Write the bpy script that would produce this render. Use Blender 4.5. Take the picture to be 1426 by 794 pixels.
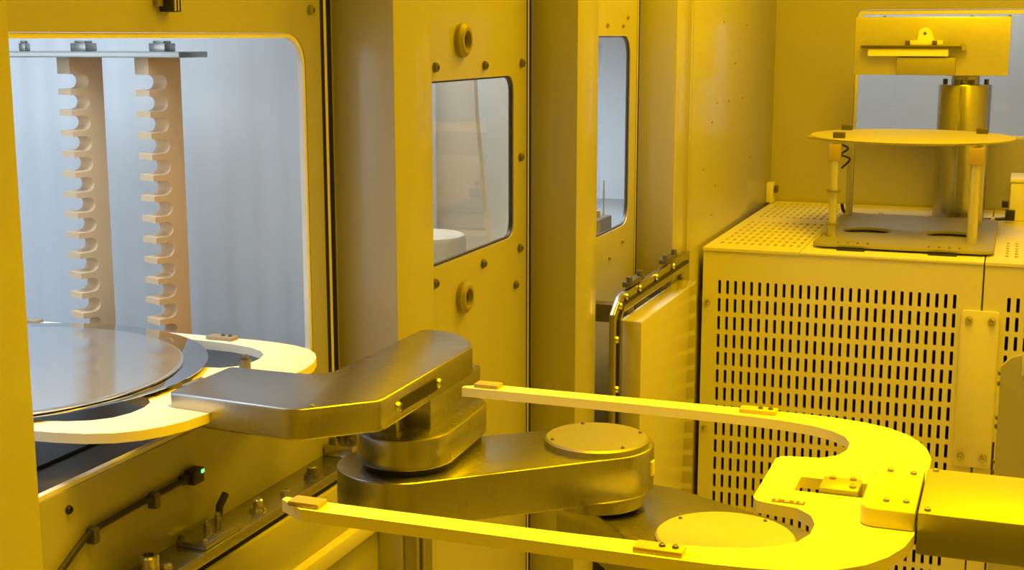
import bpy, bmesh, math, random
from mathutils import Vector, Matrix
from mathutils.geometry import tessellate_polygon
random.seed(7)
for o in list(bpy.data.objects): bpy.data.objects.remove(o, do_unlink=True)
scn = bpy.context.scene
C = scn.collection
# ------------------------------------------------------------------ units
# the plan is drawn in units of the height of the camera above the wafer forks (0.25 m)
S = 0.25
ZC = 1.30          # camera height above the floor, metres
def W(p): return Vector((p[0]*S, p[1]*S, p[2]*S+ZC))
# ------------------------------------------------------------------ camera
F = 1900.0
pitch = math.atan(347/F)
yaw = math.atan(717*math.cos(pitch)/F)
cam = bpy.data.cameras.new('camera'); cam.sensor_width = 36; cam.sensor_fit = 'HORIZONTAL'
cam.lens = F/1426*36; cam.clip_start = 0.01; cam.clip_end = 50
co = bpy.data.objects.new('camera', cam); C.objects.link(co); scn.camera = co
fw = Vector((-math.sin(yaw)*math.cos(pitch), math.cos(yaw)*math.cos(pitch), -math.sin(pitch)))
rt = Vector((math.cos(yaw), math.sin(yaw), 0)); upv = rt.cross(fw)
m = Matrix((rt, upv, -fw)).transposed().to_4x4(); m.translation = W((0, 0, 0)); co.matrix_world = m
# ------------------------------------------------------------------ world, lights, exposure
wd = bpy.data.worlds.new('world'); scn.world = wd; wd.use_nodes = True
wd.node_tree.nodes['Background'].inputs[0].default_value = (0.9, 0.55, 0.02, 1)
wd.node_tree.nodes['Background'].inputs[1].default_value = 0.05
vs = scn.view_settings
vs.view_transform = 'Standard'; vs.look = 'None'; vs.gamma = 1; vs.exposure = 0.0; vs.use_curve_mapping = False
YEL = (1.0, 0.57, 0.0)
WHT = (0.74, 0.88, 1.0)
def area(name, loc, sx, sy, power, col, spread=180, rot=(0, 0, 0)):
    l = bpy.data.lights.new(name, 'AREA'); l.shape = 'RECTANGLE'; l.size = sx*S; l.size_y = sy*S
    l.energy = power; l.color = col; l.spread = math.radians(spread)
    o = bpy.data.objects.new(name, l); C.objects.link(o); o.location = W(loc); o.rotation_euler = rot
    return o
area('yellow_ceiling_and_fill_lamp', (-0.35, 3.0, 2.95), 1.1, 2.2, 6.2, YEL, 65)
area('yellow_ceiling_and_fill_lamp', (1.5, 5.0, 2.95), 1.0, 3.0, 6.5, YEL)  # fill lamp added out of view to brighten the left wall
area('yellow_ceiling_and_fill_lamp', (-0.4, 8.0, 2.95), 1.5, 2.6, 18.5, YEL)
area('yellow_ceiling_and_fill_lamp', (0.9, 0.0, 2.95), 1.8, 1.4, 0.8, YEL)
area('white_chamber_and_fill_lamp', (-3.55, 3.0, 0.93), 1.5, 1.8, 1.15, WHT, 120)
area('white_chamber_and_fill_lamp', (-2.62, 3.0, 0.85), 0.5, 1.8, 1.25, WHT, 130, (0, math.radians(38), 0))  # tilted fill, added unseen above the port to light the boat's outward faces
area('white_chamber_and_fill_lamp', (-3.6, 1.96, -0.1), 1.7, 1.3, 0.35, WHT, 150, (math.pi/2, 0, 0))  # upright fill panel added out of view, lights boat and side panel frontally
area('white_chamber_and_fill_lamp', (-3.0, 6.35, 0.93), 0.9, 1.3, 1.3, (1.0, 0.96, 0.88), 90)
area('white_chamber_and_fill_lamp', (-3.1, 8.5, 0.93), 0.9, 2.0, 5.0, WHT, 80)
area('white_chamber_and_fill_lamp', (-0.6, 13.0, 0.93), 2.4, 0.9, 2.3, (0.96, 0.95, 0.90))
try: scn.cycles.use_denoising = True; scn.cycles.sample_clamp_indirect = 4
except Exception: pass
scn.cycles.max_bounces = 10; scn.cycles.diffuse_bounces = 5; scn.cycles.caustics_reflective = False

# ------------------------------------------------------------------ materials
def mat(name, col, rough=0.4, metal=0.0, coat=0.0, var=0.05, vscale=12, bump=0.0, bscale=200, stretch=(1, 1, 1), spec=0.5, rvar=0.0, emit=None, alpha_mix=None, sss=0):
    mt = bpy.data.materials.new(name); mt.use_nodes = True
    nt = mt.node_tree; b = nt.nodes['Principled BSDF']; L = nt.links.new
    b.inputs['Roughness'].default_value = rough; b.inputs['Metallic'].default_value = metal
    b.inputs['Specular IOR Level'].default_value = spec
    b.inputs['Coat Weight'].default_value = coat; b.inputs['Coat Roughness'].default_value = 0.08
    tc = nt.nodes.new('ShaderNodeTexCoord'); mp = nt.nodes.new('ShaderNodeMapping'); mp.inputs['Scale'].default_value = stretch
    L(tc.outputs['Object'], mp.inputs[0])
    nz = nt.nodes.new('ShaderNodeTexNoise'); nz.inputs['Scale'].default_value = vscale; nz.inputs['Detail'].default_value = 4
    L(mp.outputs[0], nz.inputs['Vector'])
    mx = nt.nodes.new('ShaderNodeMix'); mx.data_type = 'RGBA'
    mx.inputs[6].default_value = (*[c*(1-var) for c in col], 1); mx.inputs[7].default_value = (*[min(1, c*(1+var)) for c in col], 1)
    L(nz.outputs[0], mx.inputs[0]); L(mx.outputs[2], b.inputs['Base Color'])
    if rvar:
        mr = nt.nodes.new('ShaderNodeMapRange'); mr.inputs[3].default_value = max(0, rough-rvar); mr.inputs[4].default_value = rough+rvar
        L(nz.outputs[0], mr.inputs[0]); L(mr.outputs[0], b.inputs['Roughness'])
    if bump:
        n2 = nt.nodes.new('ShaderNodeTexNoise'); n2.inputs['Scale'].default_value = bscale; n2.inputs['Detail'].default_value = 3
        L(mp.outputs[0], n2.inputs['Vector'])
        bp = nt.nodes.new('ShaderNodeBump'); bp.inputs['Strength'].default_value = bump; bp.inputs['Distance'].default_value = 0.0006
        L(n2.outputs[0], bp.inputs['Height']); L(bp.outputs[0], b.inputs['Normal'])
    if emit:
        b.inputs['Emission Color'].default_value = (*emit[0], 1); b.inputs['Emission Strength'].default_value = emit[1]
    return mt
def glassmat(name, tint, refl_ior=1.45):
    mt = bpy.data.materials.new(name); mt.use_nodes = True; nt = mt.node_tree; L = nt.links.new
    nt.nodes.remove(nt.nodes['Principled BSDF']); out = nt.nodes['Material Output']
    t = nt.nodes.new('ShaderNodeBsdfTransparent'); t.inputs[0].default_value = (*tint, 1)
    g = nt.nodes.new('ShaderNodeBsdfGlossy'); g.inputs['Roughness'].default_value = 0.02
    f0 = nt.nodes.new('ShaderNodeFresnel'); f0.inputs[0].default_value = refl_ior
    ge = nt.nodes.new('ShaderNodeNewGeometry'); f = nt.nodes.new('ShaderNodeMath'); f.operation = 'MULTIPLY'; iv = nt.nodes.new('ShaderNodeMath'); iv.operation = 'SUBTRACT'; iv.inputs[0].default_value = 1.0
    L(ge.outputs['Backfacing'], iv.inputs[1]); L(f0.outputs[0], f.inputs[0]); L(iv.outputs[0], f.inputs[1])
    x = nt.nodes.new('ShaderNodeMixShader'); L(f.outputs[0], x.inputs[0]); L(t.outputs[0], x.inputs[1]); L(g.outputs[0], x.inputs[2]); L(x.outputs[0], out.inputs[0])
    return mt
M = {}
M['paint'] = mat('cream_painted_steel', (0.46, 0.45, 0.40), 0.34, coat=0.35, var=0.02, vscale=5, bump=0.05, bscale=500)
M['paint_light'] = mat('ivory_painted_cabinet', (0.76, 0.74, 0.66), 0.42, coat=0.1, var=0.02, vscale=5, bump=0.05, bscale=600)
M['edge'] = mat('bare_panel_edge', (0.75, 0.72, 0.62), 0.35, var=0.03)
M['metal'] = mat('brushed_aluminium', (0.44, 0.435, 0.41), 0.26, metal=0.95, var=0.06, vscale=60, bump=0.12, bscale=260, stretch=(1, 12, 1), rvar=0.04)
M['metal_l'] = mat('satin_nickel_plate', (0.32, 0.315, 0.29), 0.5, metal=0.7, var=0.04, vscale=40, bump=0.06, bscale=300, stretch=(10, 1, 1))
M['bright_plate'] = mat('bright_brushed_plate', (0.62, 0.60, 0.55), 0.36, metal=0.45, var=0.05, vscale=30, bump=0.10, bscale=220, stretch=(1, 1, 9))
M['steel'] = mat('polished_screw_steel', (0.62, 0.60, 0.55), 0.22, metal=1.0, var=0.1, vscale=80)
M['steel_dark'] = mat('dark_steel', (0.16, 0.15, 0.13), 0.4, metal=0.7, var=0.1, vscale=60)
M['ceramic'] = mat('white_ceramic', (0.95, 0.91, 0.74), 0.5, spec=0.2, var=0.015, vscale=20, bump=0.04, bscale=700)
M['pad'] = mat('beige_peek_pad', (0.40, 0.32, 0.19), 0.5, var=0.06, vscale=50)
M['boat'] = mat('tan_boat_resin', (0.84, 0.62, 0.38), 0.5, var=0.06, vscale=18)
M['liner'] = mat('white_chamber_liner', (0.77, 0.80, 0.84), 0.42, var=0.02, vscale=4)
M['liner_floor'] = mat('grey_chamber_floor', (0.22, 0.22, 0.22), 0.35, metal=0.3, var=0.05, vscale=14)
M['wafer'] = mat('polished_silicon', (0.60, 0.60, 0.64), 0.035, metal=1.0, var=0.01, vscale=3)
M['wafer_top'] = mat('satin_coated_wafer', (0.62, 0.63, 0.66), 0.12, metal=0.8, var=0.02, vscale=6)
M['black'] = mat('black_rubber', (0.018, 0.016, 0.014), 0.5, var=0.2, vscale=40)
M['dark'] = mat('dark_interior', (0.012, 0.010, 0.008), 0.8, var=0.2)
M['acrylic'] = mat('ivory_acrylic_cover', (0.62, 0.60, 0.48), 0.12, coat=0.5, var=0.02, vscale=8)
M['seal'] = mat('white_door_seal', (0.88, 0.86, 0.80), 0.5, var=0.04)
M['floor'] = mat('grey_machine_floor', (0.86, 0.84, 0.76), 0.4, var=0.08, vscale=10)
M['glass'] = glassmat('clear_window_glass', (0.93, 0.95, 0.95))
M['grey_glass'] = glassmat('smoked_window_glass', (0.70, 0.70, 0.68))
M['white_plastic'] = mat('white_plastic', (0.82, 0.82, 0.80), 0.35, var=0.02)
M['beige_panel'] = mat('beige_inner_panel', (0.70, 0.64, 0.54), 0.45, var=0.03)
M['beige_drum'] = mat('dull_white_drum', (0.5, 0.49, 0.44), 0.5, var=0.03)
M['grey_panel'] = mat('grey_inner_panel', (0.42, 0.43, 0.43), 0.35, var=0.12, vscale=14)
M['disc'] = mat('ivory_resin_disc', (0.52, 0.50, 0.42), 0.6, spec=0.2, var=0.03)
M['satin'] = mat('satin_base_plate', (0.38, 0.37, 0.33), 0.5, metal=0.4, var=0.06, vscale=30)
M['mark'] = mat('dark_brown_engraving', (0.10, 0.05, 0.02), 0.6, var=0.3, vscale=200)
M['cap'] = mat('ivory_cap', (0.38, 0.37, 0.32), 0.4, var=0.03)
M['led'] = mat('green_led', (0.05, 0.5, 0.15), 0.3, emit=((0.2, 1.0, 0.35), 1.5))
M['rubber_grey'] = mat('olive_grommet', (0.30, 0.27, 0.18), 0.5, var=0.1, vscale=60)

# ------------------------------------------------------------------ geometry helpers (plan units)
def box(x0, x1, y0, y1, z0, z1):
    v = [(x, y, z) for z in (z0, z1) for y in (y0, y1) for x in (x0, x1)]
    return v, [(0, 2, 3, 1), (4, 5, 7, 6), (0, 1, 5, 4), (2, 6, 7, 3), (0, 4, 6, 2), (1, 3, 7, 5)]
def ax(axis, a, b, c):      # (plane a, plane b, depth c) -> xyz
    return {'z': (a, b, c), 'x': (c, a, b), 'y': (a, c, b)}[axis]
def prism(poly, c0, c1, axis='z'):
    n = len(poly)
    v = [ax(axis, a, b, c0) for a, b in poly]+[ax(axis, a, b, c1) for a, b in poly]
    f = [tuple(range(n)), tuple(range(n, 2*n))]+[(i, (i+1) % n, n+(i+1) % n, n+i) for i in range(n)]
    return v, f
def holed(outer, holes, c0, c1, axis='z'):
    loops = [outer]+holes; flat = [p for l in loops for p in l]; n = len(flat)
    tri = tessellate_polygon([[Vector((a, b, 0)) for a, b in l] for l in loops])
    v = [ax(axis, a, b, c0) for a, b in flat]+[ax(axis, a, b, c1) for a, b in flat]
    f = [tuple(t) for t in tri]+[tuple(i+n for i in t) for t in tri]
    s = 0
    for l in loops:
        k = len(l)
        f += [(s+i, s+(i+1) % k, n+s+(i+1) % k, n+s+i) for i in range(k)]; s += k
    return v, f
def circle(cx, cy, r, n=24, a0=0, a1=None):
    if a1 is None: return [(cx+r*math.cos(2*math.pi*i/n), cy+r*math.sin(2*math.pi*i/n)) for i in range(n)]
    return [(cx+r*math.cos(a0+(a1-a0)*i/n), cy+r*math.sin(a0+(a1-a0)*i/n)) for i in range(n+1)]
def rrect(a0, a1, b0, b1, r, n=5):
    h = math.pi/2; p = []
    for cx, cy, s in ((a1-r, b1-r, 0), (a0+r, b1-r, 1), (a0+r, b0+r, 2), (a1-r, b0+r, 3)):
        p += circle(cx, cy, r, n, s*h, s*h+h)
    return p
def stadium(p, q, rp, rq, n=16):
    p = Vector(p); q = Vector(q); d = q-p; L = d.length; a = math.atan2(d.y, d.x); g = math.acos((rp-rq)/L)
    return circle(p.x, p.y, rp, n, a+g, a+2*math.pi-g)+circle(q.x, q.y, rq, n, a-g, a+g)
def cyl(c, r, h, axis='z', n=24, r2=None):
    a, b, d = {'z': (0, 1, 2), 'x': (1, 2, 0), 'y': (0, 2, 1)}[axis]
    v, f = prism(circle(c[a], c[b], r, n), c[d], c[d]+h, axis)
    if r2 is not None:
        v = v[:n]+[ax(axis, x, y, c[d]+h) for x, y in circle(c[a], c[b], r2, n)]
    return v, f
def lathe(c, prof, n=24, axis='z'):
    v = []; f = []
    for r, h in prof:
        for i in range(n):
            t = 2*math.pi*i/n; q = ax(axis, r*math.cos(t), r*math.sin(t), h)
            v.append((c[0]+q[0], c[1]+q[1], c[2]+q[2]))
    k = len(prof)
    for j in range(k-1):
        for i in range(n): f.append((j*n+i, j*n+(i+1) % n, (j+1)*n+(i+1) % n, (j+1)*n+i))
    f.append(tuple(range(n))); f.append(tuple(range((k-1)*n, k*n)))
    return v, f
def tube(pts, r, n=8):
    pts = [Vector(p) for p in pts]; v = []; f = []
    for i, p in enumerate(pts):
        t = (pts[min(i+1, len(pts)-1)]-pts[max(i-1, 0)]).normalized()
        u = t.cross(Vector((0, 0, 1)));
        if u.length < 1e-3: u = Vector((1, 0, 0))
        u.normalize(); w = u.cross(t)
        for k in range(n):
            a = 2*math.pi*k/n; q = p+u*r*math.cos(a)+w*r*math.sin(a); v.append(tuple(q))
    for i in range(len(pts)-1):
        for k in range(n): f.append((i*n+k, i*n+(k+1) % n, (i+1)*n+(k+1) % n, (i+1)*n+k))
    f.append(tuple(range(n))); f.append(tuple(range((len(pts)-1)*n, len(pts)*n)))
    return v, f
def smoothpath(pts, k=6):
    out = []; P = [Vector(p) for p in pts]; P = [P[0]*2-P[1]]+P+[P[-1]*2-P[-2]]
    for i in range(1, len(P)-2):
        for j in range(k):
            t = j/k
            out.append(0.5*((2*P[i])+(P[i+1]-P[i-1])*t+(2*P[i-1]-5*P[i]+4*P[i+1]-P[i+2])*t*t+(3*P[i]-P[i-1]-3*P[i+1]+P[i+2])*t**3))
    return out+[P[-2]]
def join(*gs):
    v = []; f = []
    for a, b in gs:
        n = len(v); v += a; f += [tuple(i+n for i in q) for q in b]
    return v, f
def move(g, d): return [(a+d[0], b+d[1], c+d[2]) for a, b, c in g[0]], g[1]
def perf(a0, a1, b0, b1, na, nb, sw, sh, c0, c1, axis, A0, A1, B0, B1):
    """sheet with na x nb round-ended slots between (a0,b0) and (a1,b1), plain border out to A/B"""
    v = []; f = []
    U = (a1-a0)/na/2; V = (b1-b0)/nb/2; r = min(sw, sh)/2
    if sh >= sw: h = sh/2-r; P = [(r, h), (r*.7, h+r*.75), (-r*.7, h+r*.75), (-r, h), (-r, -h), (-r*.7, -h-r*.75), (r*.7, -h-r*.75), (r, -h)]; R = [(U, h), (U, V), (-U, V), (-U, h), (-U, -h), (-U, -V), (U, -V), (U, -h)]
    else: h = sw/2-r; P = [(h, r), (-h, r), (-h-r*.75, r*.7), (-h-r*.75, -r*.7), (-h, -r), (h, -r), (h+r*.75, -r*.7), (h+r*.75, r*.7)]; R = [(h, V), (-h, V), (-U, V), (-U, -V), (-h, -V), (h, -V), (U, -V), (U, V)]
    for i in range(na):
        for j in range(nb):
            ca = a0+U*(2*i+1); cb = b0+V*(2*j+1); n = len(v)
            v += [ax(axis, ca+x, cb+y, c0) for x, y in P]+[ax(axis, ca+x, cb+y, c0) for x, y in R]+[ax(axis, ca+x, cb+y, c1) for x, y in P]
            for k in range(8):
                q = (k+1) % 8; f += [(n+k, n+q, n+8+q, n+8+k), (n+k, n+q, n+16+q, n+16+k)]
    def quad(x0, x1, y0, y1):
        if x1-x0 < 1e-5 or y1-y0 < 1e-5: return
        n = len(v); v.extend([ax(axis, x0, y0, c0), ax(axis, x1, y0, c0), ax(axis, x1, y1, c0), ax(axis, x0, y1, c0)]); f.append((n, n+1, n+2, n+3))
    quad(A0, A1, B0, b0); quad(A0, A1, b1, B1); quad(A0, a0, b0, b1); quad(a1, A1, b0, b1)
    for x0, y0, x1, y1 in ((A0, B0, A1, B0), (A1, B0, A1, B1), (A1, B1, A0, B1), (A0, B1, A0, B0)):
        n = len(v); v.extend([ax(axis, x0, y0, c0), ax(axis, x1, y1, c0), ax(axis, x1, y1, c1), ax(axis, x0, y0, c1)]); f.append((n, n+1, n+2, n+3))
    return v, f
# ------------------------------------------------------------------ object helpers
ORG = {}
def tag(o, label=None, cat=None, group=None, kind=None):
    if label: o['label'] = label
    if cat: o['category'] = cat
    if group: o['group'] = group
    if kind: o['kind'] = kind
    return o
def thing(name, base, label=None, cat=None, group=None, kind=None):
    o = bpy.data.objects.new(name, None); C.objects.link(o); o.empty_display_size = 0.02
    o.location = W(base); ORG[o.name] = W(base); return tag(o, label, cat, group, kind)
def mesh(name, g, mt, org, bevel=0, seg=2, sharp=32, merge=False):
    bm = bmesh.new(); vv = [bm.verts.new(W(p)-org) for p in g[0]]
    for q in g[1]:
        try: bm.faces.new([vv[i] for i in q])
        except ValueError: pass
    if merge: bmesh.ops.remove_doubles(bm, verts=bm.verts, dist=1e-6)
    bmesh.ops.recalc_face_normals(bm, faces=bm.faces)
    if bevel:
        ed = [e for e in bm.edges if len(e.link_faces) == 2 and e.calc_face_angle(0) > math.radians(50)]
        bmesh.ops.bevel(bm, geom=ed, offset=bevel*S, segments=seg, profile=0.5, affect='EDGES', clamp_overlap=True)
    me = bpy.data.meshes.new(name); bm.to_mesh(me); bm.free()
    if sharp:
        for p in me.polygons: p.use_smooth = True
        me.set_sharp_from_angle(angle=math.radians(sharp))
    me.materials.append(M[mt]); return me
def part(name, g, mt, parent, bevel=0, label=None, **k):
    org = ORG[parent.name]; o = bpy.data.objects.new(name, mesh(name, g, mt, org, bevel, **k)); C.objects.link(o)
    o.parent = parent; ORG[o.name] = org
    if label: o['label'] = label
    return o
def solid(name, g, mt, bevel=0, label=None, cat=None, group=None, kind=None, **k):
    xs, ys, zs = zip(*g[0]); base = ((min(xs)+max(xs))/2, (min(ys)+max(ys))/2, min(zs)); org = W(base)
    o = bpy.data.objects.new(name, mesh(name, g, mt, org, bevel, **k)); C.objects.link(o); o.location = org; ORG[o.name] = org
    return tag(o, label, cat, group, kind)
SCREW = {}
def screw(parent, p, axis='x', r=0.02, mt='steel', sign=1, name='screw'):
    key = (axis, round(r, 4), mt, sign)
    if key not in SCREW:
        prof = [(r, 0), (r, r*.35*sign), (r*.8, r*.75*sign), (r*.45, r*.92*sign), (r*.45, r*.55*sign), (0.001*r, r*.5*sign)]
        SCREW[key] = mesh('screw', lathe((0, 0, -ZC/S), prof, 10, axis), mt, Vector((0, 0, 0)))
    o = bpy.data.objects.new(name, SCREW[key]); C.objects.link(o); o.parent = parent
    o.location = W(p)-ORG[parent.name]; return o

# ================================================================== THE ROOM
XW = -2.25; XP = -2.02; ZF = -ZC/S; ZT = 3.0     # port wall, pillar fronts, floor, ceiling
YB = 11.95; YC = 9.10                             # back wall, cabinet front
solid('floor', box(-5.6, 2.6, -2.6, 13.9, ZF-0.15, ZF), 'floor', kind='structure', label='grey machine floor far below the robot')
solid('ceiling', box(-2.27, 2.6, -2.6, YB+0.1, ZT, ZT+0.12), 'paint', kind='structure', label='cream painted ceiling above the robot bay')
solid('wall_right', box(2.3, 2.45, -2.5, YB, ZF, ZT), 'paint_light', kind='structure', label='cream wall on the right side of the bay')
solid('wall_front', box(-2.2, 2.3, -2.6, -2.45, ZF, ZT), 'paint_light', kind='structure', label='cream wall behind the viewer')
# ---- back wall with its window opening
wb = thing('wall_back', (0, YB, ZF), 'cream rear wall of the alcove behind the round stand', kind='structure')
part('wall_panel', holed([(XP-0.02, ZF), (2.3, ZF), (2.3, ZT), (XP-0.02, ZT)], [rrect(-1.345, 0.9, -0.84, 0.215, 0.05)], YB, YB+0.08, 'y'), 'paint', wb)
wn = thing('window_3', (-0.25, YB, -0.84), 'pale window in the rear wall behind the sensor head', kind='structure')
part('window_frame', holed(rrect(-1.343, 0.898, -0.838, 0.213, 0.05), [rrect(-1.315, 0.87, -0.81, 0.175, 0.04)], YB+0.012, YB+0.06, 'y'), 'white_plastic', wn, 0.004)
part('pane', box(-1.32, 0.875, YB+0.03, YB+0.04, -0.815, 0.18), 'grey_glass', wn)
# ---- alcove side wall, continuing past the third pillar
al = thing('wall_alcove', (XP, 10.3, ZF), 'cream side wall of the alcove with small bolt holes', kind='structure')
part('wall_panel', box(XP-0.08, XP, 8.72, YB, ZF, ZT), 'paint', al, 0.006)
part('corner_strip', box(XP, XP+0.006, 8.73, 8.80, ZF, ZT), 'paint', al, 0.002)
for y, z in ((9.585, -.463), (10.505, -.466), (9.435, -.59), (9.587, -1.047), (10.0, -.47), (10.2, -.2), (9.2, -.9), (9.75, .1), (10.6, .08), (10.9, -.95), (9.5, -1.25)):
    screw(al, (XP, y, z), 'x', 0.009, 'rubber_grey', name='hole_plug')
part('conduit_cover', box(XP, XP+0.06, 11.72, 11.84, -1.415, -1.24), 'paint_light', al, 0.006)
part('conduit_clip', box(XP+0.06, XP+0.09, 11.75, 11.82, -1.33, -1.27), 'steel_dark', al, 0.004)
# ---- the wall of ports on the left
wl = thing('wall_left', (XW, 5.3, ZF), 'cream wall of load ports with boxed pillars between them', kind='structure')
TW = 0.022
# port panel 1 (open), 2 and 3 (glazed)
op1 = rrect(2.35, 4.085, -1.154, 0.009, 0.11, 6)
pp1 = part('port_panel', holed([(1.9, -1.465), (4.19, -1.465), (4.19, ZT), (1.9, ZT)], [op1], XW-TW, XW, 'x'), 'paint', wl)
part('port_rim', holed(rrect(2.351, 4.084, -1.153, 0.008, 0.11, 6), [rrect(2.365, 4.070, -1.141, -0.006, 0.10, 6)], XW-TW-0.002, XW-0.004, 'x'), 'seal', pp1)
pp2 = part('port_panel', holed([(4.4, ZF), (6.262, ZF), (6.262, ZT), (4.4, ZT)], [rrect(4.72, 6.085, -0.948, -0.182, 0.07)], XW-TW, XW, 'x'), 'paint', wl)
pp3 = part('port_panel', holed([(6.5, ZF), (8.275, ZF), (8.275, ZT), (6.5, ZT)], [rrect(6.85, 8.13, -1.145, 0.0, 0.12)], XW-TW, XW, 'x'), 'paint', wl)
for y, z in ((5.155, -.126), (5.704, -.129), (6.185, -.128), (6.17, -.574), (6.16, -1.015), (5.677, -1.016), (6.10, -1.186), (5.132, -1.016)):
    screw(pp2, (XW, y, z), 'x', 0.021, 'steel_dark')
for y, z in ((7.62, .06), (7.95, .06), (8.05, .11), (8.0, -1.24), (7.72, -1.30)):
    screw(pp3, (XW, y, z), 'x', 0.014, 'rubber_grey')
for z in (-.018, -1.127):
    g = part('grommet', lathe((XW, 5.435, z), [(.072, 0), (.072, .02), (.055, .035), (.04, .035), (.034, .006), (.001, .006)], 24, 'x'), 'rubber_grey', pp2)
    part('grommet_core', lathe((XW+.004, 5.435, z), [(.026, 0), (.026, .012), (.001, .014)], 16, 'x'), 'black', g)
screw(pp1, (XW, 4.12, .085), 'x', 0.018, 'rubber_grey')
screw(pp1, (XW, 2.76, -1.207), 'x', 0.012, 'black', name='hole_plug')
# pillars
for y0, y1 in ((0.2, 2.385), (4.285, 4.61), (6.354, 6.70), (8.367, 8.72)):
    part('pillar', box(XW-0.06, XP, y0, y1, ZF, ZT), 'paint', wl, 0.008)
# door gaps: flush near-black strips stand in for two shaded slots, pale seal between
for y0 in (4.19, 6.262, 8.275):
    part('gap_shade_strip', box(XW-0.05, XW-0.006, y0, y0+0.036, ZF, ZT), 'dark', wl)
    part('door_seal', box(XW-0.05, XW-0.006, y0+0.036, y0+0.058, ZF, ZT), 'seal', wl, 0.003)
    part('gap_shade_strip', box(XW-0.05, XW-0.006, y0+0.058, y0+0.088, ZF, ZT), 'dark', wl)
    part('pillar_flange', box(XW-0.05, XW-0.006, y0+0.088, y0+0.10, ZF, ZT), 'paint', wl)
# ledge below the open port and the lower panels
lg = part('ledge', box(XW-0.04, -2.124, 1.9, 4.28, -1.50, -1.465), 'metal', wl, 0.004)
part('ledge_gap', box(XW-0.03, -2.135, 1.9, 4.28, -1.520, -1.50), 'dark', wl)
part('lower_panel', box(XW-0.04, -2.118, 1.9, 4.28, -1.70, -1.52), 'paint', wl, 0.006)
part('lower_step', box(XW-0.04, -2.085, 1.9, 4.28, -1.76, -1.70), 'paint_light', wl, 0.008)
part('lower_panel', box(XW-0.04, -2.11, 1.9, 4.28, ZF, -1.76), 'paint', wl, 0.006)
for y in (3.37, 3.72, 3.05):
    screw(lg, (-2.165, y, -1.465), 'z', 0.018, 'steel')
part('duct_strip', join(box(XP, XP+0.055, 4.30, 4.44, ZF, -1.70), box(XP+0.055, XP+0.07, 4.33, 4.37, ZF, -1.70)), 'metal', wl, 0.005)
# ---- glass of ports 2 and 3
for nm, a, r, lab in (('window_1', (4.722, 6.083, -0.946, -0.184), .068, 'grey glass port window with screws around it'), ('window_2', (6.852, 8.128, -1.143, -0.002), .118, 'tall pale port window above the acrylic cover')):
    w_ = thing(nm, (XW-.02, (a[0]+a[1])/2, a[2]), lab, kind='structure')
    part('pane', prism(rrect(a[0]+.005, a[1]-.005, a[2]+.005, a[3]-.005, r), XW-.022, XW-.010, 'x'), 'glass', w_)
    part('window_gasket', holed(rrect(*a, r), [rrect(a[0]+.006, a[1]-.006, a[2]+.006, a[3]-.006, r)], XW-.024, XW-.007, 'x'), 'black', w_)
# ---- lit chambers behind the ports
def ribbed(y0, x0, x1, z0, z1, pitch, amp, t):
    n = int(round((x1-x0)/pitch)); pts = []
    for i in range(n+1):
        for q, d in ((0, 0), (.42, 0), (.5, amp), (.92, amp)):
            x = x0+(i+q)*pitch
            if x <= x1: pts.append((x, y0-d))
    pts += [(x1, y0), (x1, y0+t), (x0, y0+t)]
    return prism(pts, z0, z1, 'z')
def chamber(i, y0, y1, x0, zf, zc, lab, ribs=True, flo='liner_floor'):
    c = thing('chamber_liner', ((x0+XW)/2, (y0+y1)/2, zf), lab, kind='structure')
    if ribs: part('side_panel', ribbed(y1, x0, XW-0.06, zf, zc, 0.12, 0.003, 0.04), 'liner', c)
    else: part('side_panel', box(x0, XW-0.06, y1, y1+0.04, zf, zc), 'liner', c)
    part('side_panel', box(x0, XW-0.06, y0-0.04, y0, zf, zc), 'liner', c)
    part('rear_panel', box(x0-0.04, x0, y0-0.04, y1+0.04, zf, zc), 'liner', c)
    part('base_panel', box(x0, XW-0.06, y0, y1, zf-0.04, zf), flo, c)
    part('top_panel', box(x0, XW-0.06, y0, y1, zc, zc+0.04), 'liner', c)
    return c
c1 = chamber(1, 1.9, 4.40, -5.4, -1.19, 1.0, 'white ribbed chamber seen through the open port')
part('floor_seam', box(-2.52, -2.505, 1.92, 4.38, -1.19, -1.186), 'dark', c1)
c2 = chamber(2, 4.58, 7.15, -4.2, -1.25, 1.0, 'pale chamber behind the screwed port window', False, 'liner')
c3 = chamber(3, 7.30, 10.2, -4.2, -1.25, 1.0, 'bright white chamber behind the tall port window', False)
cb = thing('chamber_liner', (-0.2, 13.0, -1.3), 'pale chamber behind the rear window', kind='structure')
part('rear_panel', box(-2.0, 1.9, 13.6, 13.64, -1.3, 1.0), 'liner', cb)
part('side_panel', box(-2.04, -2.0, YB+.1, 13.64, -1.3, 1.0), 'liner', cb)
part('side_panel', box(1.9, 1.94, YB+.1, 13.64, -1.3, 1.0), 'liner', cb)
part('base_panel', box(-2.0, 1.9, YB+.1, 13.6, -1.34, -1.3), 'liner', cb)
part('top_panel', box(-2.0, 1.9, YB+.1, 13.6, 1.0, 1.04), 'liner', cb)

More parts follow.
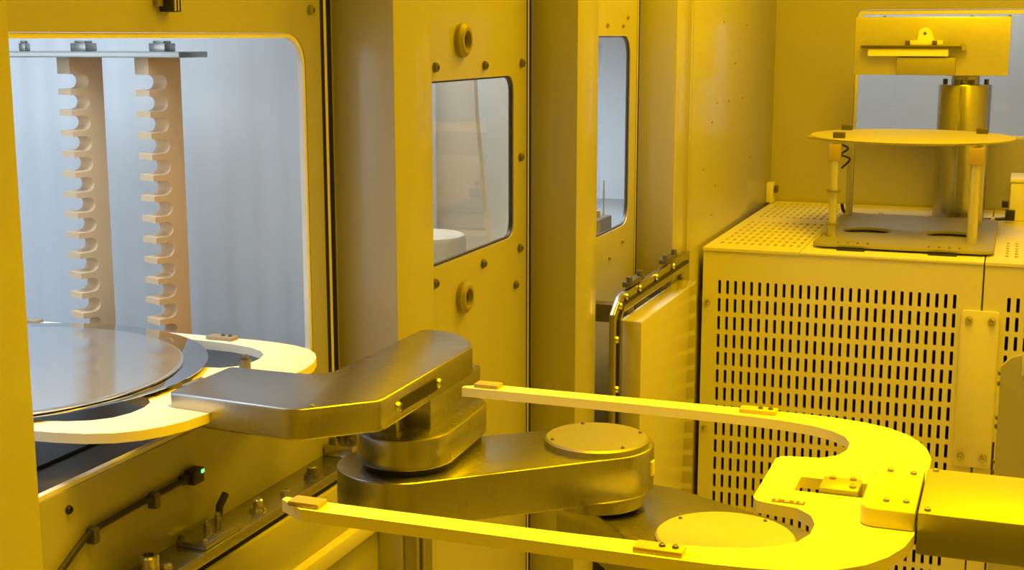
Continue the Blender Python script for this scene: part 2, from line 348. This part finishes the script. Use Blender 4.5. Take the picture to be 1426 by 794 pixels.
# ================================================================== CABINETS
ZK = -1.42
def slot_cabinet(x0, x1, na, a0, label, topperf):
    t = thing('vented_cabinet', ((x0+x1)/2, (YC+YB)/2, ZF), label, 'cabinet')
    zb = ZF+0.02
    nb = 18; pz = 0.1255
    fp = part('front_panel', perf(a0, a0+na*0.0548, -1.640-0+0.012-nb*pz, -1.640+0.012, na, nb, 0.021, 0.103, YC, YC+0.03, 'y', x0+.004, x1-.004, zb, ZK-0.012), 'paint_light', t, merge=True, sharp=0)
    part('inner_shadow_box', box(x0+.03, x1-.03, YC+0.16, YC+0.18, zb, ZK-.05), 'dark', t)  # near-black sheet for the shade seen through the front slots
    part('side_panel', box(x0, x0+.02, YC+.02, YB-.02, zb, ZK-.012), 'paint_light', t)
    part('side_panel', box(x1-.02, x1, YC+.02, YB-.02, zb, ZK-.012), 'paint_light', t)
    return t, fp
k1, fp1 = slot_cabinet(-1.985, -0.166, 29, -1.892, 'wide ivory cabinet with rows of vertical slots beneath the round stand', None)
k2, fp2 = slot_cabinet(-0.158, 1.70, 29, -0.028, 'ivory slotted cabinet cut off by the right picture edge', None)
def top_panel(t, x0, x1, strips):
    # pieces of the worktop of a cabinet, each a sheet with its own field of slots
    for (A0, A1, B0, B1, a0, a1, b0, b1, na, nb) in strips:
        if na: part('top_sheet', perf(a0, a1, b0, b1, na, nb, 0.022, (b1-b0)/nb*0.62, ZK, ZK-0.02, 'z', A0, A1, B0, B1), 'paint_light', t, merge=True, sharp=0)
        else: part('top_sheet', box(A0, A1, B0, B1, ZK-0.02, ZK), 'paint_light', t, 0.004)
    part('top_shadow_tray', box(x0+.02, x1-.02, YC+.19, YB-.03, ZK-.12, ZK-.10), 'dark', t)  # dark sheet painted as the unlit space below the worktop slots
top_panel(k1, -1.985, -0.166, [(-1.985, -1.335, YC-.01, 10.66, -1.93, -1.35, 9.28, 10.58, 11, 8),
                               (-1.985, -1.335, 10.664, YB-.02, -1.93, -1.35, 10.78, 11.80, 11, 6),
                               (-1.331, -0.166, YC-.01, YB-.02, 0, 0, 0, 0, 0, 0)])
top_panel(k2, -0.158, 1.70, [(-0.158, 0.45, YC-.01, 10.3, -0.06, 0.40, 9.34, 10.05, 8, 6), (-0.158, 0.45, 10.304, YB-.02, 0, 0, 0, 0, 0, 0), (0.454, 1.70, YC-.01, YB-.02, 0, 0, 0, 0, 0, 0)])
for z in (-1.799, -2.695, -3.5): screw(k1, (-1.945, YC, z), 'y', 0.02, 'steel', -1)
for z in (-1.75,): part('latch_slot', box(-1.999, -1.986, YC-.004, YC+.01, z-.12, z+.03), 'black', k1)
cp = part('joint_cover', prism(rrect(-0.285, -0.048, -2.78, -1.735, 0.03), YC-0.022, YC-0.001, 'y'), 'paint_light', k1, 0.006)
for x in (-0.235, -0.095):
    for z in (-1.795, -2.705): screw(cp, (x, YC-0.022, z), 'y', 0.024, 'steel', -1)
part('edge_gap', box(-0.044, -0.032, YC-0.004, YC+.01, ZF+.02, -2.60), 'black', k2)

# ---- narrow duct at the right picture edge
du = thing('corner_duct', (0.45, 7.75, ZF), 'plain shaded cream duct with chamfered top at the right picture edge', 'duct')
dz = [(-0.02, ZF), (0.95, ZF), (0.95, -1.40), (0.25, -1.625), (0.03, -1.705), (-0.02, -1.76)]
part('duct_body', prism(dz, 7.65, 7.69, 'y'), 'paint', du, 0.008)
part('pale_rectangle', box(0.085, 0.30, 7.642, 7.652, -1.80, -1.69), 'paint_light', du, 0.003)  # small paler rectangle on the duct face
for z in (-1.80, -1.86, -2.05, -2.10, -2.30, -2.36): screw(du, (-0.020, 7.67, z), 'x', 0.014, 'steel_dark', -1)

# ================================================================== ACRYLIC COVER ON THE PORT WALL
ac = thing('acrylic_cover', (-1.98, 7.8, -4.2), 'ivory acrylic guard in a bolted metal frame below the tall window', 'guard')
fo = [(6.93, -4.2), (8.70, -4.2), (8.70, -1.39), (7.06, -1.39), (6.93, -1.48)]
fi = [(7.10, -4.05), (8.52, -4.05), (8.52, -1.50), (7.12, -1.50), (7.10, -1.52)]
fr = part('frame', holed(fo, [fi], -2.015, -1.985, 'x'), 'metal', ac, 0.004)
part('gasket', tube([(-1.982, 6.995, -4.1), (-1.982, 6.995, -1.515), (-1.982, 7.085, -1.447), (-1.982, 8.62, -1.447)], 0.013, 6), 'black', ac)
part('cover_box', prism([(7.13, -4.03), (8.49, -4.03), (8.49, -1.545), (7.13, -1.545)], -2.015, -1.885, 'x'), 'acrylic', ac, 0.012)
for y, z in ((6.96, -1.62), (6.97, -1.90), (6.97, -2.25), (7.02, -1.445), (7.14, -1.415), (7.42, -1.415), (7.80, -1.415), (8.22, -1.415)):
    screw(fr, (-1.985, y, z), 'x', 0.022, 'steel')
for y in (7.20, 8.02):
    part('hinge', join(box(-2.02, -1.97, y, y+.30, -1.372, -1.345), cyl((-1.985, y+.02, -1.365), .018, .05, 'z', 10), cyl((-1.985, y+.24, -1.365), .018, .05, 'z', 10)), 'steel_dark', ac, 0.003)
part('standoff', box(XW, -2.014, 7.3, 7.4, -1.6, -1.5), 'steel_dark', ac); part('standoff', box(XW, -2.014, 8.1, 8.2, -1.6, -1.5), 'steel_dark', ac)

# ================================================================== FORKS AND ARMS
def fork_geo():
    o = [(-1.40, .568), (-1.2, .568), (-.9, .568), (-.62, .568), (-.50, .566), (-.42, .558), (-.34, .540), (-.275, .510), (-.225, .465), (-.19, .41), (-.165, .345), (-.152, .27)]
    i = [(-.40, .188), (-.365, .225), (-.350, .275), (-.350, .335), (-.368, .390), (-.405, .432), (-.46, .462), (-.54, .483), (-.64, .495), (-.80, .503), (-1.0, .506), (-1.2, .508), (-1.468, .508)]
    tip = [(-1.468, .525)]
    # far half runs from the back edge to the tip, then in along the cut to the tongue
    far = [(x, v) for x, v in reversed(o)]+tip+[(x, v) for x, v in reversed(i)]+[(-.47, .176), (-.492, .168), (-.502, .148)]
    near = [(x, -v) for x, v in reversed(far)]
    return far+near
FORK = fork_geo()
def fork(parent, dx, dy, z=-1.0, loaded=False):
    out = [(x+dx, y+3.03+dy) for x, y in FORK]
    slot = [(-.425+dx, 2.955+dy), (-.27+dx, 2.955+dy), (-.27+dx, 3.06+dy), (-.425+dx, 3.06+dy)]
    f = part('fork', holed(out, [slot], z-0.027, z, 'z'), 'ceramic', parent, 0.005, label='white ceramic two-pronged wafer fork')
    for x0, x1 in ((-1.435, -1.36), (-.665, -.565)):
        for s in (1, -1):
            yc = 3.03+dy+s*.538
            p = part('wafer_pad', box(x0+dx, x1+dx, yc-.022, yc+.022, z, z+.012), 'pad', f, 0.003)
            if x0 > -1 and not (loaded and s < 0):
                for q in (.55, .82): screw(f, (x0+dx+(x1-x0)*q, yc, z+.012), 'z', 0.007, 'steel_dark')
    part('sensor_block', box(-.372+dx, -.285+dx, 2.962+dy, 3.052+dy, z-.05, z+.012), 'metal_l', f, 0.004)
    for x, y in ((-.35, 3.035), (-.305, 3.04), (-.30, 2.985)): screw(f, (x+dx, y+dy, z+.012), 'z', 0.008, 'pad')
    # engraved serial strip on the tongue: a dark recess with a few metal bits
    part('engraved_strip', box(-.460+dx, -.388+dx, 2.862+dy, 2.884+dy, z-.002, z+.0012), 'mark', f)
    for q, wdt in ((-.452, .006), (-.432, .010), (-.412, .005), (-.400, .008)):
        part('engraved_mark', box(q+dx, q+wdt+dx, 2.866+dy, 2.879+dy, z+.0005, z+.0025), 'pad', f)
    return f
ZA = -0.958
# ---- right hand arm with its fork over the bay
ra = thing('wafer_robot_arm', (0.55, 2.95, ZF), 'bright yellow-lit wafer fork on a square arm from the right edge', 'robot arm')
fork(ra, 0.0, 0.0)
cl = part('clamp_plate', prism([(-.152, 2.775), (-.152, 3.075)]+circle(-.235, 3.045, .03, 4, math.pi/2, math.pi)+circle(-.235, 2.805, .03, 4, math.pi, 1.5*math.pi), -1.0, ZA, 'z'), 'cap', ra, 0.006)
for x, y in ((-.225, 3.04), (-.175, 3.035), (-.215, 2.83), (-.175, 2.835)): screw(cl, (x, y, ZA), 'z', 0.007, 'metal_l')
bx_ = part('arm_beam', box(-.149, .42, 2.782, 3.095, ZA-.092, ZA), 'metal_l', ra, 0.006)
for x, y in ((-.13, 3.075), (-.13, 2.80)): screw(bx_, (x, y, ZA), 'z', 0.007, 'metal_l')
part('arm_elbow', prism([(.42, 2.78), (.55, 2.78), (.75, 2.95), (.75, 3.75), (.68, 3.85), (.50, 3.85), (.45, 3.78), (.45, 3.1), (.42, 3.09)], ZA-.092, ZA, 'z'), 'metal_l', ra, 0.006)
part('wrist_hub', prism(stadium((.6, 3.45), (.6, 3.75), .15, .15), ZA-.30, ZA-.092, 'z'), 'metal', ra, 0.006)
part('support_column', cyl((.6, 3.6, ZF), .2, ZA-.30-ZF, 'z', 32), 'metal', ra)
# ---- jointed robot whose fork reaches into the open port
DX, DY = -1.85, .28
rb = thing('transfer_robot', (-.74, 3.8, ZF), 'grey jointed robot reaching its fork through the open port', 'robot')
fork(rb, DX, DY, loaded=True)
arm = [(-2.14, 3.075), (-2.13, 3.062), (-1.76, 3.025), (-1.715, 3.035)]+[(-1.565, 3.18), (-1.555, 3.21), (-1.565, 3.86), (-1.585, 3.905), (-1.63, 3.97), (-1.68, 4.02), (-1.74, 4.05), (-1.80, 4.055), (-1.825, 4.035)]+[(-1.825, 3.49)]+circle(-1.905, 3.46, .08, 5, 0, -math.pi/2)[0:]+[(-2.13, 3.38), (-2.14, 3.37)]
ar = part('end_arm', prism(arm, ZA-.088, ZA, 'z'), 'metal', rb, 0.007, seg=3)
part('clamp_spacer', box(-2.13, -2.02, 3.08, 3.36, -1.0, ZA-.086), 'metal', rb)
part('stop_bolt', join(cyl((-2.165, 3.50, -1.0), .018, .035, 'z', 12), cyl((-2.165, 3.50, -.965), .012, .012, 'z', 12)), 'steel_dark', rb)
part('lock_slot', prism(rrect(3.29, 3.57, ZA-.064, ZA-.026, .018), -1.562, -1.5555, 'x'), 'black', ar)  # black plate paints in the shade of the recessed slot
for y in (3.29, 3.57): screw(ar, (-1.560, y, ZA-.044), 'x', 0.016, 'steel')
screw(ar, (-1.70, 3.07, ZA), 'z', 0.007, 'metal_l')
part('wrist_block', join(box(-1.785, -1.585, 3.58, 3.98, -1.15, ZA-.086)), 'metal', rb, 0.006)
part('wrist_block', box(-1.80, -1.66, 3.50, 3.60, -1.15, ZA-.086), 'metal', rb, 0.006)
part('wrist_hub', prism(stadium((-1.664, 3.575), (-1.664, 3.86), .147, .135, 20), -1.243, -1.148, 'z'), 'metal', rb, 0.008)
part('hub_seal', prism(stadium((-1.664, 3.59), (-1.664, 3.84), .138, .126, 20), -1.262, -1.243, 'z'), 'black', rb)
fa = part('forearm', prism(stadium((-1.68, 3.575), (-1.19, 3.985), .195, .178, 24), -1.402, -1.262, 'z'), 'metal', rb, 0.006, seg=3)
ca = part('joint_cap', lathe((-1.19, 3.972, -1.262), [(.163, 0), (.163, .016), (.157, .022), (.001, .022)], 48), 'metal_l', fa)
for a in (35, 125, 215, 320): screw(fa, (-1.19+.145*math.cos(math.radians(a)), 3.972+.145*math.sin(math.radians(a)), -1.24), 'z', 0.006, 'steel_dark')
part('side_label', box(-1.016, -1.008, 3.97, 4.0, -1.35, -1.305), 'paint_light', fa)
part('elbow_collar', lathe((-1.19, 3.985, -1.464), [(.12, 0), (.15, .012), (.15, .05), (.16, .064)], 32), 'metal', rb)
up = [(-1.335, 4.005), (-1.20, 3.925), (-.94, 3.63), (-.80, 3.50), (-.66, 3.49), (-.53, 3.58), (-.47, 3.74), (-.46, 3.90), (-.55, 3.99), (-.98, 4.215), (-1.12, 4.24), (-1.27, 4.18)]
ua = part('upper_arm', prism(up, -1.62, -1.464, 'z'), 'metal', rb, 0.006, seg=2)
part('joint_cap', lathe((-.74, 3.795, -1.464), [(.205, 0), (.205, .014), (.199, .02), (.001, .02)], 48), 'cap', ua)
for a in (60, 150, 240, 330): screw(ua, (-.74+.18*math.cos(math.radians(a)), 3.795+.18*math.sin(math.radians(a)), -1.444), 'z', 0.006, 'steel_dark')
part('base_column', cyl((-.74, 3.8, ZF), .24, -1.62-ZF, 'z', 40), 'metal', rb)

# ================================================================== WAFERS ON THE FORK
solid('silicon_wafer', lathe((-2.862, 3.213, -.9878), [(.625, 0), (.633, .003), (.633, .005), (.625, .008), (.001, .008)], 96), 'wafer', label='mirror polished wafer lying directly on the fork under the paler disc', cat='wafer', group='wafers on the fork')
solid('silicon_wafer', lathe((-2.850, 3.150, -.9797), [(.576, 0), (.584, .003), (.584, .007), (.577, .010), (.570, .0105), (.001, .0105)], 96), 'wafer_top', label='pale satin disc stacked on the mirror wafer', cat='wafer', group='wafers on the fork')

# ================================================================== WAFER BOAT IN THE OPEN PORT
bt = thing('wafer_boat', (-2.86, 3.98, -1.19), 'tan slotted wafer boat under a grey top bar in the open port', 'wafer boat')
def comb(px, py, z0, z1, first, pitch, n):
    """notched upright: notches open towards n (inward), the flat side faces the viewer"""
    nx, ny = -.36, -.933; sx, sy = .933, -.36
    wd_, t = .128, .080
    prof = [(0, z0), (0, z1), (wd_, z1)]
    z = first
    while z-.052 > z0+.03:
        hh = .0255; d = .072; c = wd_-d+hh
        prof += [(wd_, z+hh), (c, z+hh)]
        prof += [(c+hh*math.cos(a), z+hh*math.sin(a)) for a in [math.pi/2+math.pi*k/6 for k in range(1, 6)]]
        prof += [(c, z-hh), (wd_, z-hh)]
        z -= pitch
    prof += [(wd_, z0)]
    k = len(prof); v = []
    for s in (0, t):
        for q, z in prof: v.append((px+nx*q+sx*s, py+ny*q+sy*s, z))
    tri = tessellate_polygon([[Vector((a, b, 0)) for a, b in prof]])
    f = [tuple(q) for q in tri]+[tuple(i+k for i in q) for q in tri]+[(i, (i+1) % k, k+(i+1) % k, k+i) for i in range(k)]
    return v, f
posts = ((-2.78, 4.06), (-3.10, 4.06))
for px, py in posts:
    part('slotted_post', comb(px, py, -1.19, -.072, -.155, .0715, 14), 'boat', bt, sharp=50)
part('top_bar', prism([(-2.62, 3.90), (-2.62, 4.07), (-3.15, 4.09), (-3.55, 3.92), (-3.55, 3.70), (-3.15, 3.86)], -.072, -.052, 'z'), 'metal', bt, 0.003)
for x, y, s in ((-2.74, 3.98, .032), (-3.06, 3.98, .032), (-3.27, 3.93, .014)):
    part('bar_bolt', join(box(x-s, x+s, y-s, y+s, -.052, -.024), box(x-s*.7, x+s*.7, y-s*.7, y+s*.7, -.024, -.016)), 'metal', bt, 0.003)

# ================================================================== SMALL THINGS ON THE PORT WALL
cs = thing('sensor_cable', (XW, 3.0, -1.36), 'black sensor cable clipped along the panel under the open port', 'cable')
part('cable', tube(smoothpath([(XW+.015, 3.285, -1.283), (XW+.015, 3.20, -1.283), (XW+.015, 3.098, -1.283), (XW+.015, 2.95, -1.285), (XW+.015, 2.826, -1.290), (XW+.015, 2.77, -1.312), (XW+.015, 2.704, -1.347), (XW+.015, 2.60, -1.40)]), .009), 'black', cs)
sb = part('sensor_body', join(box(XW, XW+.035, 3.28, 3.335, -1.305, -1.26), box(XW, XW+.022, 3.25, 3.285, -1.296, -1.268)), 'black', cs, 0.003)
part('status_light', box(XW+.034, XW+.038, 3.318, 3.331, -1.276, -1.266), 'led', sb)
for y, z in ((3.11, -1.290), (2.835, -1.296)):
    part('cable_clip', join(box(XW, XW+.028, y-.012, y+.012, z-.028, z+.018)), 'steel_dark', cs, 0.004)
ts = thing('door_sensor', (XW, 3.285, .065), 'small black sensor on the panel above the open port', 'sensor')
part('sensor_body', box(XW, XW+.04, 3.262, 3.312, .065, .155), 'black', ts, 0.004)
for k in range(3): part('pin', box(XW+.04, XW+.047, 3.270+.014*k, 3.277+.014*k, .068, .12), 'steel', ts)
part('mount_tab', box(XW, XW+.015, 3.235, 3.265, .08, .17), 'rubber_grey', ts, 0.003)
br = thing('clamp_bracket', (-2.18, 3.30, -1.465), 'small steel clamp with a black lever on the ledge', 'clamp')
part('clamp_base', box(-2.235, -2.13, 3.20, 3.40, -1.465, -1.445), 'metal', br, 0.004)
for y in (3.29, 3.35):
    part('clamp_screw', join(cyl((-2.185, y, -1.445), .012, .03, 'z', 10), cyl((-2.185, y, -1.415), .008, .01, 'z', 10)), 'steel', br)
part('lever', tube([(-2.19, 3.36, -1.44), (-2.20, 3.385, -1.40), (-2.20, 3.42, -1.372)], .012, 8), 'black', br)
screw(br, (-2.15, 3.22, -1.445), 'z', .010, 'steel')
screw(br, (-2.225, 3.215, -1.445), 'z', .010, 'steel_dark')
bb = thing('socket_bolt', (-2.185, 3.0, -1.465), 'large steel socket bolt at the bottom left of the ledge', 'bolt')
part('bolt_head', lathe((-2.185, 3.00, -1.465), [(.028, 0), (.030, .004), (.030, .05), (.026, .055), (.016, .055), (.016, .03), (.001, .03)], 16), 'steel', bb)
b2 = thing('ledge_bolt', (-2.17, 3.555, -1.465), 'single bright steel bolt on the ledge beside the clamp', 'bolt')
part('bolt_head', lathe((-2.17, 3.555, -1.465), [(.028, 0), (.026, .012), (.017, .012), (.017, .034), (.013, .037), (.001, .037)], 12), 'steel', b2)
b3 = thing('ledge_bolt', (-2.17, 3.905, -1.465), 'dark steel bolt on the ledge behind the near fork tip', 'bolt')
part('bolt_head', lathe((-2.17, 3.905, -1.465), [(.028, 0), (.026, .012), (.017, .012), (.017, .034), (.013, .037), (.001, .037)], 12), 'steel_dark', b3)
ce = thing('corner_clamp', (-2.19, 4.2, -1.465), 'small dark clamp block at the far end of the ledge', 'clamp')
part('clamp_block', box(-2.245, -2.13, 4.13, 4.25, -1.465, -1.425), 'metal', ce, 0.004)
for x, y in ((-2.22, 4.15), (-2.19, 4.21), (-2.15, 4.17), (-2.145, 4.23)): part('clamp_screw', cyl((x, y, -1.425), .012, .022, 'z', 10), 'steel_dark', ce)

# ================================================================== THINGS BEHIND PORT WINDOWS 1 AND 2
dr = thing('round_drum', (-2.78, 6.25, -1.25), 'white round drum low behind the screwed port window', 'drum')
part('drum_body', lathe((-2.78, 6.25, -1.25), [(.20, 0), (.20, .24), (.19, .262), (.17, .27), (.001, .27)], 40), 'beige_drum', dr)
part('drum_foot', lathe((-2.78, 6.25, -1.25), [(.23, 0), (.23, .03), (.21, .04)], 40), 'white_plastic', dr)
ip = solid('inner_partition', prism([(-2.93, -1.25), (-2.62, -1.25), (-2.70, -.4), (-2.72, .1), (-2.93, .1)], 6.72, 6.77, 'y'), 'beige_panel', 0.004, 'beige upright panel standing behind the drum', 'panel')
ig = thing('chamber_unit', (-3.2, 6.6, -1.25), 'grey upright unit behind the drum in the middle chamber', 'unit')
part('unit_body', box(-3.45, -2.95, 6.50, 6.70, -1.25, .6), 'grey_panel', ig, 0.01)
for z in (-.95, -.80, -.30): part('unit_band', box(-3.44, -2.96, 6.488, 6.50, z, z+.03), 'white_plastic', ig, 0.003)
v1 = thing('valve_fitting', (-2.45, 7.9, -1.25), 'small dark valve fitting low behind the tall port window', 'fitting')
part('valve_body', box(-2.56, -2.36, 7.70, 8.15, -1.25, -1.10), 'steel_dark', v1, 0.006)
part('valve_stem', cyl((-2.42, 7.86, -1.10), .03, .06, 'z', 12), 'steel_dark', v1)
part('valve_cap', cyl((-2.42, 8.02, -1.10), .022, .04, 'z', 12), 'pad', v1)
part('probe_rod', cyl((-2.40, 8.10, -1.10), .006, .22, 'z', 8), 'steel', v1)

# ================================================================== ROUND STAND AND SENSOR HEAD ON THE CABINET
st = thing('round_wafer_stand', (-.74, 10.2, ZK), 'round plate on four posts standing on the slotted cabinet', 'stand')
bpz = -1.382
basep = part('base_plate', holed(rrect(-1.285, -.115, 9.30, 11.0, .09), [circle(-1.0, 10.05, .17, 24), circle(-.42, 10.05, .17, 24)], bpz-.022, bpz, 'z'), 'satin', st, 0.004)
for x in (-1.2, -.7, -.2):
    for y in (9.42, 10.85): part('foot', cyl((x, y, ZK), .035, bpz-.022-ZK, 'z', 12), 'steel_dark', st)
for x in (-1.02, -.43):
    part('front_clip', box(x-.09, x+.09, 9.255, 9.31, ZK, ZK+.012), 'black', st)
    for k in range(4): screw(basep, (x-.09+.065*k, 9.34, bpz), 'z', .012, 'steel')
for x, y in ((-1.25, 9.62), (-1.24, 9.9)): screw(basep, (x, y, bpz), 'z', .016, 'steel')
for x, y, r in ((-1.195, 9.66, .028), (-.265, 9.66, .034), (-1.225, 10.9, .028), (-.26, 10.75, .030)):
    ps = part('post', cyl((x, y, bpz), r, -.735-bpz, 'z', 16), 'bright_plate', st)
    if y < 10:
        if x < -1: 
            for z in (-1.30, -1.07): part('post_ring', cyl((x, y, z), .05, .014, 'z', 16), 'metal_l', ps)
            part('post_bracket', box(x-.04, x+.04, y-.035, y+.035, -.85, -.735), 'pad', ps, .004)
        else:
            part('post_bracket', box(x-.05, x+.05, y-.05, y+.05, -.85, -.735), 'pad', ps, .004)
dc = part('round_plate', lathe((-.735, 10.25, -.735), [(.60, 0), (.70, .012), (.712, .024), (.705, .030), (.50, .030), (.001, .030)], 64), 'disc', st)
part('plate_lug', prism([(-1.45, 10.05), (-1.30, 9.85), (-1.15, 9.85), (-1.15, 10.5), (-1.30, 10.5)], -.733, -.712, 'z'), 'disc', dc, .004)
for x, y in ((-1.24, 10.68), (-.262, 10.60), (-1.19, 9.80)): part('edge_stop', box(x-.04, x+.04, y-.03, y+.03, -.705, -.665), 'steel_dark', dc, .004)
part('sensor_wire', tube(smoothpath([(-1.17, 9.72, -.74), (-1.13, 9.85, -.78), (-1.17, 9.8, -.82), (-1.12, 9.9, -.86), (-1.17, 9.85, -.92)]), .007, 6), 'black', st)
hd = thing('inspection_unit', (-.43, 11.4, ZK), 'wide plate sensor head on a thick cylinder behind the round stand', 'inspection unit')
cy = (-.43, 11.42)
col = part('column', lathe((cy[0], cy[1], ZK), [(.20, 0), (.20, 1.035), (.195, 1.045), (.001, 1.045)], 48), 'metal', hd)
part('seam_line', box(cy[0]-.03, cy[0]-.018, cy[1]-.203, cy[1]-.19, ZK, ZK+1.03), 'steel', col)
part('neck', lathe((cy[0], cy[1], ZK+1.045), [(.105, 0), (.105, .035), (.10, .10)], 32), 'metal', hd)
for a in (20, 70, 110, 160, 250, 290): part('column_bolt', cyl((cy[0]+.165*math.cos(math.radians(a)), cy[1]+.165*math.sin(math.radians(a)), ZK+1.045), .018, .04, 'z', 10), 'steel_dark', hd)
hp = part('head_plate', box(-1.265, -.115, 11.16, 11.24, -.30, .145), 'bright_plate', hd, .006)
part('head_arm', box(-.56, -.30, 11.20, 11.52, -.305, -.27), 'metal', hd, .004)
part('scanner_strip', box(-1.21, -.46, 11.06, 11.16, -.093, -.072), 'steel_dark', hp, .003)
part('scanner_bar', box(-1.155, -.555, 11.08, 11.16, -.155, -.094), 'ceramic', hp, .005)
part('strip_knob', cyl((-.45, 11.09, -.085), .025, .05, 'y', 12), 'pad', hp)
tb = part('bracket_tab', prism([(-.85, -.070), (-.60, -.070), (-.60, -.035), (-.665, -.035), (-.68, .015)]+circle(-.735, .015, .05, 8, 0, math.pi)[1:]+[(-.79, -.035), (-.85, -.035)], 11.10, 11.16, 'y'), 'ceramic', hp, .004)
for x in (-.86, -.66): part('tab_screw', box(x-.018, x+.018, 11.085, 11.13, -.071, -.035), 'steel_dark', hp, .002)
screw(hp, (-.735, 11.10, .02), 'y', .012, 'steel_dark', -1)
part('lower_block', box(-.935, -.50, 11.10, 11.16, -.298, -.165), 'satin', hp, .004)
for x in (-1.05, -.40, -.13): screw(hp, (x, 11.20, .145), 'z', .012, 'steel_dark')
# ---- cable lying across the cabinet behind the stand, and the box at the right
kc = thing('deck_cable', (-.6, 11.1, ZK), 'black cable lying along the cabinet top behind the stand posts', 'cable')
part('cable', tube(smoothpath([(-1.30, 11.06, ZK+.10), (-1.27, 11.09, ZK+.03), (-1.1, 11.10, ZK+.014), (-.85, 11.10, ZK+.014), (-.6, 11.08, ZK+.014), (-.35, 11.07, ZK+.014), (-.1, 11.10, ZK+.03), (-.02, 11.12, ZK+.04)]), .013), 'black', kc)
for x in (-1.0, -.62, -.16): part('cable_clip', box(x-.014, x+.014, 11.06, 11.13, ZK, ZK+.04), 'white_plastic', kc, .003)
part('plug', join(box(-.07, -.0, 11.09, 11.15, ZK+.02, ZK+.10), box(-.10, -.05, 11.09, 11.15, ZK+.12, ZK+.17)), 'black', kc, .004)
jb = thing('junction_box', (.2, 11.5, ZK), 'cream box on the cabinet top at the right picture edge', 'box')
part('box_body', box(-.045, .5, 11.25, 11.75, ZK, ZK+.30), 'paint_light', jb, .01)
part('box_lid', box(-.05, .505, 11.24, 11.76, ZK+.30, ZK+.33), 'paint_light', jb, .006)
